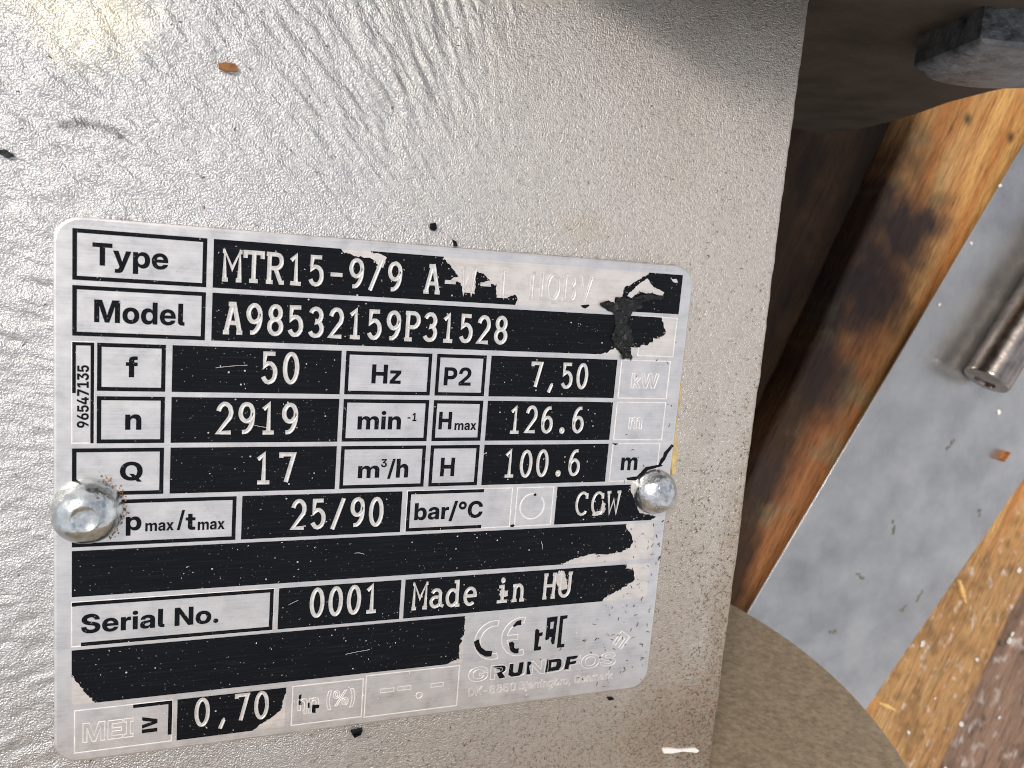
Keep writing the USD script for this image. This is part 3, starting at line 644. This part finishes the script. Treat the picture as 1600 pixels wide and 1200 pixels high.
# ------------------------------------------------------------------ steel bar and rod on the deck
barp = np.array(ON_DECK['bar'])
d_l = (barp[2] - barp[0]) / np.linalg.norm(barp[2] - barp[0])
d_r = (barp[3] - barp[6]) / np.linalg.norm(barp[3] - barp[6])
corners = [barp[0] - d_l * 70, barp[2] + d_l * 55, barp[3] + d_r * 45, barp[6] - d_r * 90]
shape = Polygon(corners).buffer(-1.0).buffer(1.0)
sb_ = affinity.scale(shape, 1, -1, origin=(0, 0))
bar = thing('flat_steel_bar', 'broad dull grey steel flat lying aslant on the orange board', 'steel bar')


def bevelled(shape, z0, z1, bev):
    """shape in (u,-v); a solid with bevelled upper edge."""
    n = 400
    L = shape.exterior.length
    o = np.array([shape.exterior.interpolate(t * L).coords[0] for t in np.linspace(0, 1, n, endpoint=False)])
    if Polygon(o).exterior.is_ccw is False:
        o = o[::-1]
    d = np.roll(o, -1, 0) - np.roll(o, 1, 0)
    nn = np.stack([-d[:, 1], d[:, 0]], 1); nn /= np.linalg.norm(nn, axis=1, keepdims=True)
    ii = o + nn * bev
    mid = o + nn * bev * 0.3
    inner = trimesh.creation.triangulate_polygon(Polygon(ii), engine='earcut')
    V = np.vstack([np.c_[o, np.full(n, z0)], np.c_[o, np.full(n, z1 - bev)], np.c_[mid, np.full(n, z1 - bev * .3)], np.c_[ii, np.full(n, z1)]])
    i = np.arange(n); j = (i + 1) % n
    F = []
    for r in range(3):
        F += [np.stack([r * n + i, r * n + j, (r + 1) * n + j], -1), np.stack([r * n + i, (r + 1) * n + j, (r + 1) * n + i], -1)]
    tv, tf = inner
    b = len(V)
    V = np.vstack([V, np.c_[tv, np.full(len(tv), z1)]])
    F.append(np.asarray(tf) + b)
    m = trimesh.Trimesh(V, np.vstack(F), process=False)
    nv = np.cross(V[F[-1][0][1]] - V[F[-1][0][0]], V[F[-1][0][2]] - V[F[-1][0][0]])
    if nv[2] < 0:
        F[-1] = F[-1][:, ::-1]
        m = trimesh.Trimesh(V, np.vstack(F), process=False)
    return to_world(m)


part('bar_plate', bevelled(sb_, -DECK + 2.35, -107.0, 0.1), GALV, bar, smooth=40)
for q in ON_DECK['barmarks']:
    an_ = rng.uniform(0, 3.14); ln_ = rng.uniform(.5, 3.0)
    bits = [Point(q[0] + math.cos(an_) * t_ + rng.normal(0, .35), -q[1] + math.sin(an_) * t_ + rng.normal(0, .35)).buffer(rng.uniform(.12, .62), quad_segs=3) for t_ in rng.uniform(-ln_, ln_, 12)]
    part('dark_fleck', slab(unary_union(bits), -107.01, -106.97), SMUDGE, bar)
q = ON_DECK['rust']
pts = [(q[0] + .4 * r_ * math.cos(t_), -q[1] + .5 * r_ * math.sin(t_)) for t_, r_ in zip(np.linspace(0, 6.28, 14)[:-1], rng.uniform(.8, 1.3, 13))]
part('rust_spot', slab(unary_union([Polygon(pts), LineString([(q[0], -q[1]), (q[0] + 2.2, -q[1] + 2.6)]).buffer(.25)]), -107.01, -103.93), RUST, bar)

rp = np.array(ON_DECK['rod'])
rd = (rp[1] - rp[0]) / np.linalg.norm(rp[1] - rp[0])
RR = 7.4
prof = [(0, 0.8), (3.2, 0.8), (3.4, 0.0), (5.0, 0.0), (RR - .35, .5), (RR, 1.3), (RR, 150.0), (0, 150.0)]
rodm = trimesh.creation.revolve(np.array(prof), sections=56)
dirw = np.array([rd[0], -rd[1], 0.0])
T = trimesh.geometry.align_vectors([0, 0, 1], dirw)
rodm.apply_transform(T)
rodm.apply_translation([rp[0][0], -rp[0][1], -107.0 + RR + 0.02])
rod = thing('steel_rod', 'round bright steel rod with turned end lying along the grey steel flat', 'steel rod')
part('rod_shaft', to_world(rodm), ROD, rod, smooth=35)

# ------------------------------------------------------------------ the nameplate
plate = thing('nameplate', 'riveted aluminium rating plate with black fields, engraved figures and flaking lacquer', 'nameplate')
TH = 0.75
out = sbox(-1.78 + 2.6, -58.9 + 2.6, 73.7 - 2.6, 1.21 - 2.6).buffer(2.6, quad_segs=16)
PB = bevelled(out, -TH, 0.0, 0.32)
part('plate_body', PB, ALU, plate, smooth=40)

R = {'r1': (0, 5.18), 'r2': (5.72, 10.9), 'r3': (11.55, 16.63), 'r4': (17.2, 22.28), 'r5': (22.82, 28.01), 'r6': (28.54, 33.69), 'r7': (34.11, 39.31),
     'r8': (39.94, 45.06), 'r9': (45.47, 51.9), 'r10': (52.65, 57.74)}


def rect(u0, u1, row, sk=0.0):
    v0, v1 = R[row]
    return sbox(u0, -v1, u1, -v0)


pl = {k: Polygon(up(v)).buffer(0) for k, v in PEEL.items()}


def ragged(shape, amp=0.10):
    """Fine tearing along the outline of flaked lacquer."""
    out = []
    for g in getattr(shape, 'geoms', [shape]):
        if g.geom_type != 'Polygon' or g.area < 0.02:
            continue
        g = g.segmentize(0.25)
        def jag(c):
            c = np.array(c.coords)[:-1]
            return c + (rng.normal(0, amp, c.shape))
        out.append(Polygon(jag(g.exterior), [jag(i) for i in g.interiors]).buffer(0))
    return unary_union(out)


def nick(shape, n, small=.12):
    b = shape.bounds
    cuts = [Point(rng.uniform(b[0], b[2]), rng.uniform(b[1], b[3])).buffer(rng.uniform(.02, small), quad_segs=2) for _ in range(n)]
    return shape.difference(unary_union(cuts))


lump = unary_union([ragged(pl[k], .07) for k in ('type_right',)])
fields = [
    ('type', rect(13.46, 72.0, 'r1'), ['chip', 'type_right', 'corner_hole', 'corner_dot']),
    ('model', rect(13.46, 72.0, 'r2'), ['model_right']),
    ('f', rect(9.58, 27.63, 'r3'), []), ('p2', rect(45.99, 63.52, 'r3'), []),
    ('n', rect(9.58, 27.63, 'r4'), []), ('hm', rect(45.99, 63.52, 'r4'), []),
    ('q', rect(9.58, 27.63, 'r5'), []), ('h', rect(45.99, 63.52, 'r5'), []),
    ('bar', rect(17.25, 35.85, 'r6'), []), ('ccw', rect(56.61, 72.0, 'r6'), ['ccw_right', 'ccw_spot']),
    ('blank', rect(0, 72.0, 'r7'), ['row7_right']), ('serial', rect(21.74, 36.45, 'r8'), []), ('made', rect(36.98, 72.0, 'r8'), ['made_right', 'hu_spot', 'in_spot']),
    ('blank2', rect(0, 45.3, 'r9'), ['b2_left', 'b2_right']), ('mei', rect(10.87, 23.05, 'r10'), ['z070'])]
for nm, shp, cuts in fields:
    if cuts:
        part('etched_field', slab(shp, -0.02, 0.010), ETCH, plate)
        for c in cuts:
            cut = ragged(pl[c], 0.05)
            shp = shp.difference(cut)
            edge_ = cut.boundary.intersection(shp.buffer(.02))
            for _ in range(int(edge_.length * 2.2)):
                q_ = edge_.interpolate(rng.uniform(), normalized=True)
                r_ = abs(rng.normal(0, .28))
                t_ = rng.uniform(0, 6.28)
                an_ = rng.uniform(0, 3.14)
                chip_ = affinity.rotate(affinity.scale(Point(q_.x + r_ * math.cos(t_), q_.y + r_ * math.sin(t_)).buffer(rng.uniform(.03, .11), quad_segs=2), 1.0, rng.uniform(.35, 1)), an_, use_radians=True)
                shp = shp.difference(chip_)
        shp = unary_union([g for g in getattr(shp, 'geoms', [shp]) if g.area > .05])
    shp = nick(shp, int(shp.area / 16) + 2)
    part('printed_field', slab(shp, -0.02, 0.032), INK, plate)


def frame(u0, u1, row, skip=None, t=0.42):
    v0, v1 = R[row] if isinstance(row, str) else row
    o = sbox(u0, -v1, u1, -v0)
    f = o.difference(sbox(u0 + t, -v1 + t, u1 - t, -v0 - t))
    full = f
    if skip is not None:
        f = f.difference(skip)
    f = nick(f, 4, .07)
    part('printed_frame', slab(f, -0.02, 0.030), INK, plate)
    if skip is not None:
        imprint_rect(u0, u1, row)


TR_PROF = [(-1, 0.0), (-.4, 0.024), (.4, 0.024), (1, 0.0)]


def imprint_rect(u0, u1, row, half=0.085):
    v0, v1 = R[row] if isinstance(row, str) else row
    loop = [(u0, -v0), (u1, -v0), (u1, -v1), (u0, -v1), (u0, -v0)]
    part('faint_outline', ribbon([loop], half, 0.004, TR_PROF), TRACE, plate)


def imprint_shape(shape, half=0.07, name='faint_lettering'):
    lines = []
    for g in getattr(shape, 'geoms', [shape]):
        for c in [g.exterior] + list(g.interiors):
            p = np.array(c.simplify(.02).coords)
            if len(p) > 3:
                lines.append(p)
    part(name, ribbon(lines, half, 0.004, TR_PROF), TRACE, plate)


frame(0, 12.8, 'r1'); frame(0, 12.8, 'r2')
frame(2.32, 8.93, 'r3'); frame(2.32, 8.93, 'r4')
frame(0, 2.05, (11.55, 22.28), skip=unary_union([sbox(.3, -22.6, 1.72, -21.6), sbox(-.1, -22.6, .5, -16.9)]), t=.34)
frame(28.15, 38.44, 'r3'); frame(28.15, 38.44, 'r4'); frame(28.15, 38.44, 'r5')
frame(39.05, 45.38, 'r3'); frame(39.05, 45.38, 'r4'); frame(39.05, 45.38, 'r5')
frame(0, 8.93, 'r5'); frame(0, 16.63, 'r6')
frame(36.54, 50.3, 'r6', skip=sbox(46.4, -40, 52, -20))
frame(0, 21.15, 'r8', skip=unary_union([sbox(-.2, -44.9, .5, -40.4), sbox(-.2, -46, .9, -44.4)]))
frame(0.31, 10.32, 'r10', skip=unary_union([sbox(0, -58, 10.6, -56.9), sbox(0, -58, 6.2, -52)]))
# boxes whose print has come off: only the etched outline is left
imprint_rect(64.2, 71.6, 'r3'); imprint_rect(64.2, 71.6, 'r4'); imprint_rect(64.2, 71.4, 'r5'); imprint_rect(51.0, 56.1, 'r6')
imprint_rect(23.86, 32.43, 'r10'); imprint_rect(32.8, 45.0, (52.3, 57.9)); imprint_rect(66.5, 71.9, 'r2')

sub = {}
for spec in WORDS:
    wgt = 760
    part('printed_word', slab(nick(word_shape(spec, wgt), 3, .045), -0.02, 0.030), INK, plate)
txt, vb, vt, ub, ut = VERTICAL
s = letters(txt, 800)
s = affinity.affine_transform(s, [0, -(ub - ut), (vb - vt) / s.bounds[2], 0, ub, -vb])
part('printed_word', slab(s, -0.02, 0.030), INK, plate)

EN_PROF = [(-1.0, 0.0), (-.84, .085), (-.52, .080), (-.24, .036), (.24, .036), (.52, .080), (.84, .085), (1.0, 0.0)]
for spec in ENGRAVED:
    part('engraved_text', ribbon(engrave_lines(spec), {'MTR15-9/9 A-W-I-HQBV': .25, 'CCW': .20, '100.6': .23, '126.6': .24, '7,50': .24, '0,70': .24, 'Made in HU': .24}.get(spec[0], .265), 0.0, EN_PROF), GROOVE, plate)

holes = {'g_d': D_HOLE, 'eac_a': A_HOLE}
RAISED = {'lifted'}
for nm, pts in FLAKE.items():
    shp = Polygon(up(pts)).buffer(0)
    if nm in holes:
        shp = shp.difference(Polygon(up(holes[nm])).buffer(0))
    if nm in RAISED:
        shp = ragged(shp, .07)
        tri = trimesh.creation.triangulate_polygon(shp.segmentize(.4), engine='earcut')
        m = trimesh.Trimesh(np.c_[tri[0], np.zeros(len(tri[0]))], tri[1], process=False)
        m = m.subdivide_to_size(0.35)
        m.merge_vertices()
        p = m.vertices.copy()
        hgt = np.abs(fb(p[:, :2] / 1.1, 51, 3) - .5) * 1.0 + np.abs(fb(p[:, :2] / .45, 52, 2) - .5) * .30
        p[:, 2] = 0.04 + hgt
        bot = p.copy(); bot[:, 2] -= 0.03
        F = np.vstack([m.faces, m.faces[:, ::-1] + len(p)])
        part('lifted_lacquer_flake', to_world(trimesh.Trimesh(np.vstack([p, bot]), F, process=False)), FILM, plate, smooth=False)
    else:
        nmz = 'printed_mark' if nm[:2] in ('ce', 'ea', 'g_', 'np') else 'lacquer_flake'
        part(nmz, slab(shp, -0.02, 0.034), INK, plate)

for k in ('mei', 'kw', 'm', 'np', 'g', 'addr'):
    imprint_shape(word_shape(IMPRINT[k], 700 if k != 'addr' else 500), {'addr': .026, 'g': .05}.get(k, .065))
for (cu_, cv_), bar_ in zip(CE_CENTRES, (False, True)):
    ro, ri = 2.72, 1.95
    tt = np.radians(np.linspace(80, 285, 24))
    ring = Polygon([(cu_ + ro * math.cos(x), -cv_ + ro * math.sin(x)) for x in tt] + [(cu_ + ri * math.cos(x), -cv_ + ri * math.sin(x)) for x in tt[::-1]])
    if bar_:
        ring = ring.union(sbox(cu_ - 2.2, -cv_ - .35, cu_ - .4, -cv_ + .35))
    imprint_shape(ring, .07, 'faint_emblem')
(su, sv), sr = ARROW
part('faint_emblem', ribbon([[(su + sr * math.cos(x), -sv + sr * math.sin(x)) for x in np.radians(np.linspace(80, 405, 30))]], .12, .004, TR_PROF), TRACE, plate)
for i in (0, 2, 4):
    (ua, va), (ub_, vb_) = DASHES[i], DASHES[i + 1]
    imprint_shape(sbox(ua, -va - .25, ub_, -va + .25), .05, 'faint_dash')
ud, vd = DASHES[6]
imprint_shape(Point(ud, -vd).buffer(.42, quad_segs=3), .06, 'faint_dash')
# leaf-like emblem after the maker's name
imprint_shape(affinity.rotate(sbox(67.9, -52.2, 69.6, -50.1).difference(sbox(68.4, -52.3, 69.1, -50.7)), -35), .07, 'faint_emblem')

# scratches and lint on the plate
for (x0, y0, x1, y1, bend) in ((14.0, 13.9, 17.3, 13.5, .05), (17.4, 20.0, 19.9, 20.6, -.1), (22.9, 42.1, 24.0, 41.6, .03), (30.4, 36.1, 31.6, 36.3, .1), (30.0, 49.1, 33.0, 48.8, .03), (55.0, 35.9, 55.3, 37.0, .1)):
    tq = np.linspace(0, 1, 9)
    ln = np.stack([x0 + (x1 - x0) * tq, -(y0 + (y1 - y0) * tq) + bend * np.sin(tq * 3.14)], 1)
    part('scratch', ribbon([ln], .022, .034, [(-1, 0), (0, .012), (1, 0)]), DUST, plate)

# ------------------------------------------------------------------ the two rivets
def rivet(c, profile, label, m, seed):
    t = thing('rivet', label, 'rivet', None)
    r = trimesh.creation.revolve(np.array(profile), sections=72)
    r = r.subdivide()
    v = r.vertices.copy()
    rr_ = np.hypot(v[:, 0], v[:, 1])
    n = (fb(v / 1.1, seed, 3) - .5)
    v[:, 2] += n * 0.16 * np.clip(v[:, 2], 0, 1)
    v[:, :2] *= (1 + (fb(v / 2.0, seed + 1, 2) - .5) * .04)[:, None]
    v += [c[0], -c[1], 0.01]
    part('rivet_head', to_world(trimesh.Trimesh(v, r.faces, process=False)), m, t, smooth=45)


dome = [(3.55 * math.cos(x), 0.25 + 3.0 * math.sin(x)) for x in np.radians(np.linspace(0, 64, 14))]
rivet(RIVETS[0], [(0, -0.3), (3.45, -0.3), (3.55, 0.0)] + dome + [(1.42, 3.02), (1.30, 3.0), (1.05, 2.80), (.6, 2.66), (.3, 2.72), (0, 2.76)], 'zinc rivet at the left edge of the nameplate with dished crown', ZINC, 5)
dome = [(3.1 * math.cos(x), 0.25 + 2.75 * math.sin(x)) for x in np.radians(np.linspace(0, 90, 18))]
dome[-1] = (0, 3.0)
rivet(RIVETS[1], [(0, -0.3), (3.0, -0.3), (3.1, 0.0)] + dome, 'smooth pitted round rivet at the right edge of the nameplate', ZINC_ROUGH, 9)

# ------------------------------------------------------------------ small things lying about
HF = {}
def face_z(u, v):
    i = int(round((v - V0) / STEP)); j = int(round((u - U0) / STEP))
    return float(z.reshape(ny, nx)[max(0, min(ny - 1, i)), max(0, min(nx - 1, j))])


def on_casting(name, pts, m, label, cat, thick=0.25, group=None):
    s = Polygon(up(pts)).buffer(0)
    zz = max(face_z(*p) for p in pts)
    t = part(name, slab(s, zz - .15, zz + thick), m)
    tag(t, label, cat, group)


on_casting('wood_chip', ON_CASTING['chip'], CHIP, 'small orange-brown wood chip on the silver casting above the plate', 'wood chip', .5)
on_casting('paint_flake', ON_CASTING['fl1'], INK, 'square black lacquer flake on the casting above the nameplate', 'paint flake', .3)
on_casting('paint_flake', ON_CASTING['fl2'], INK, 'thin pointed black flake touching the top edge of the nameplate', 'paint flake', .3)
on_casting('paint_flake', ON_CASTING['fl3'], FILM, 'dark crumb of lacquer at the left border of the casting', 'paint flake', .3)
ring_ = Polygon(up(ON_CASTING['fl4'])).buffer(0)
t = part('paint_flake', slab(ring_.difference(affinity.scale(ring_, .55, .35)), -1.0, 0.0), INK); tag(t, 'curled black flake below the bottom edge of the nameplate', 'paint flake')
on_casting('paint_flake', ON_CASTING['fl5'], INK, 'oval black crumb below the lower right corner of the nameplate', 'paint flake', .3)
on_casting('chalk_sliver', ON_CASTING['chalk'], CHALK, 'short white streak of chalk on the casting at the bottom edge', 'chalk sliver', .25)
gl = [(73.8, 12.5), (74.05, 14.5), (74.2, 17.5), (73.95, 19.0), (74.2, 22.0), (74.7, 24.5), (74.8, 27.2), (74.3, 27.6), (73.9, 26.0), (73.7, 22.0), (73.7, 17.0), (73.7, 12.8)]
on_casting('glue_bead', gl, GLUE, 'amber bead of old glue along the right edge of the nameplate', 'glue', .25)
for pts_ in ((3.0, 27.2), (4.5, 28.4), (4.9, 30.0), (4.4, 31.6)):
    pass
dirt = []
for k_ in range(80):
    an = rng.uniform(-1.0, 1.25)
    rr_ = 3.5 + abs(rng.normal(0, .28))
    s_ = rng.uniform(.03, .12)
    ic = trimesh.creation.icosphere(subdivisions=0, radius=s_)
    ic.apply_translation([RIVETS[0][0] + rr_ * math.cos(an), -RIVETS[0][1] + rr_ * math.sin(an), .04 + s_ * .4])
    dirt.append(ic)
t = part('rusty_dirt', to_world(trimesh.util.concatenate(dirt)), RED); tag(t, 'rusty dirt crust caught round the right side of the left rivet', 'dirt', kind='stuff')


def slivers(n, sampler, size, mat_, name, label, cat, lift=0.02):
    Vs, Fs = [], []
    for i_ in range(n):
        u, v, zz = sampler()
        L = rng.uniform(*size); w = rng.uniform(.045, .10); an = rng.uniform(0, math.pi); bend = rng.normal(0, .5)
        pts = []
        x, y = u, -v
        for s_ in range(4):
            pts.append((x, y)); x += math.cos(an) * L / 3; y += math.sin(an) * L / 3; an += bend
        p = np.array(pts)
        nrm_ = np.array([-math.sin(an), math.cos(an)]) * w
        ww = np.array([.4, 1, .9, .3])[:, None]
        base = len(Vs) * 0
        a_, b_ = p + nrm_ * ww, p - nrm_ * ww
        c_ = p
        V_ = np.vstack([np.c_[a_, np.full(4, zz)], np.c_[b_, np.full(4, zz)], np.c_[c_, np.full(4, zz + w * 1.0)]])
        o = 12 * i_
        Vs.append(V_)
        for s_ in range(3):
            Fs += [(o + s_, o + 8 + s_, o + 9 + s_), (o + s_, o + 9 + s_, o + 1 + s_), (o + 8 + s_, o + 4 + s_, o + 5 + s_), (o + 8 + s_, o + 5 + s_, o + 9 + s_)]
    t_ = part(name, to_world(trimesh.Trimesh(np.vstack(Vs), np.array(Fs), process=False)), mat_)
    tag(t_, label, cat, kind='stuff')


def right_side():
    while True:
        u, v = rng.uniform(-8, 87), rng.uniform(-36, 80)
        if -1.6 < u < 73.6 and -1.2 < v < 58.8:
            continue
        pr = 0.008 + 0.75 * np.clip((u - 70) / 17, 0, 1) ** 1.5 * np.clip((v - 5) / 60, 0.06, 1) + 0.30 * np.clip((v - 58) / 10, 0, 1) * np.clip((u - 25) / 40, 0, 1)
        if rng.uniform() < pr:
            return u, v, face_z(u, v) + .0


slivers(3800, right_side, (.08, .5), GRIT, 'grit', 'dark fibrous grit clinging to the silver casting beside the nameplate', 'grit')
slivers(260, right_side, (.12, .5), RED, 'rust_grit', 'reddish rust specks on the silver casting', 'grit')


def on_plate():
    u, v = rng.uniform(0, 72), rng.uniform(0, 58)
    return u, v, .036


slivers(330, on_plate, (.04, .22), DUST, 'dust', 'pale dust specks scattered on the black fields of the nameplate', 'dust')


def plate_corner():
    while True:
        u, v = rng.uniform(55, 73.3), rng.uniform(-.5, 58)
        if rng.uniform() < np.clip((u - 58) / 15, 0, 1) * np.clip((v - 20) / 40, .08, 1):
            return u, v, .012


slivers(150, plate_corner, (.1, .7), GRIME, 'lint', 'thin dark hairs of lint on the right part of the nameplate', 'lint')


def crumb(name, u, v, h, r, m, label, cat, group=None):
    ic = trimesh.creation.icosphere(subdivisions=2, radius=1.0)
    p = ic.vertices * (1 + (fb(ic.vertices * 1.6 + u, int(abs(u * 7)) % 60, 2)[:, None] - .5) * 1.1)
    p = p * np.array([r, r * rng.uniform(.6, .9), r * .45])
    an = rng.uniform(0, 6)
    p[:, :2] = p[:, :2] @ np.array([[math.cos(an), -math.sin(an)], [math.sin(an), math.cos(an)]])
    p += [u, -v, h + r * .3]
    t_ = part(name, to_world(trimesh.Trimesh(p, ic.faces, process=False)), m, smooth=True)
    tag(t_, label, cat, group)


for q, w_ in zip(ON_DECK['crumbs'][:3], ('middle of three', 'topmost of three', 'lowest of three')):
    crumb('white_crumb', q[0], q[1], -107.0, .6, CHALK, 'white crumb at the left edge of the steel flat, ' + w_, 'crumb', 'white crumbs along the steel flat')
crumb('white_crumb', *ON_DECK['crumbs'][3], -107.0, .9, CHALK, 'tiny white crumb just below the end of the steel rod', 'crumb')
for q, w_ in zip(ON_DECK['whites'], ('nearest the right border above the board seam', 'close to the board seam beside its dark stain', 'lowest but one along the seam', 'in the middle of the orange board at the bottom',
                                     'close to the lower corner of the steel flat', 'at the bottom border on the seam', 'touching the right edge of the steel flat', 'topmost on the pinkish-brown board',
                                     'lowest on the pinkish-brown board', 'on the pinkish-brown board against the seam')):
    crumb('plaster_crumb', q[0], q[1], -DECK + .2, rng.uniform(.5, 1.3), CRUMB, 'white plaster crumb ' + w_, 'crumb', 'plaster crumbs on the boards')


def splinter(p, q, w, label):
    p, q = np.array(p), np.array(q)
    n_ = np.array([-(q - p)[1], (q - p)[0]]); n_ = n_ / np.linalg.norm(n_) * w
    pts = [p + n_ * .5, p - n_ * .4, (p + q) / 2 - n_, q - n_ * .2, q + n_ * .3, (p + q) / 2 + n_ * .9]
    t_ = part('wood_splinter', slab(Polygon([(a_, -b_) for a_, b_ in pts]).buffer(0), -DECK + .2, -DECK + 1.4), STRAW)
    tag(t_, label, 'splinter')


splinter(*ON_DECK['splinter'], .9, 'straw-coloured wood splinter on the board beside the right edge of the steel flat')
splinter(*ON_DECK['splinter2'], .8, 'short pale splinter on the board by the lower corner of the steel flat')
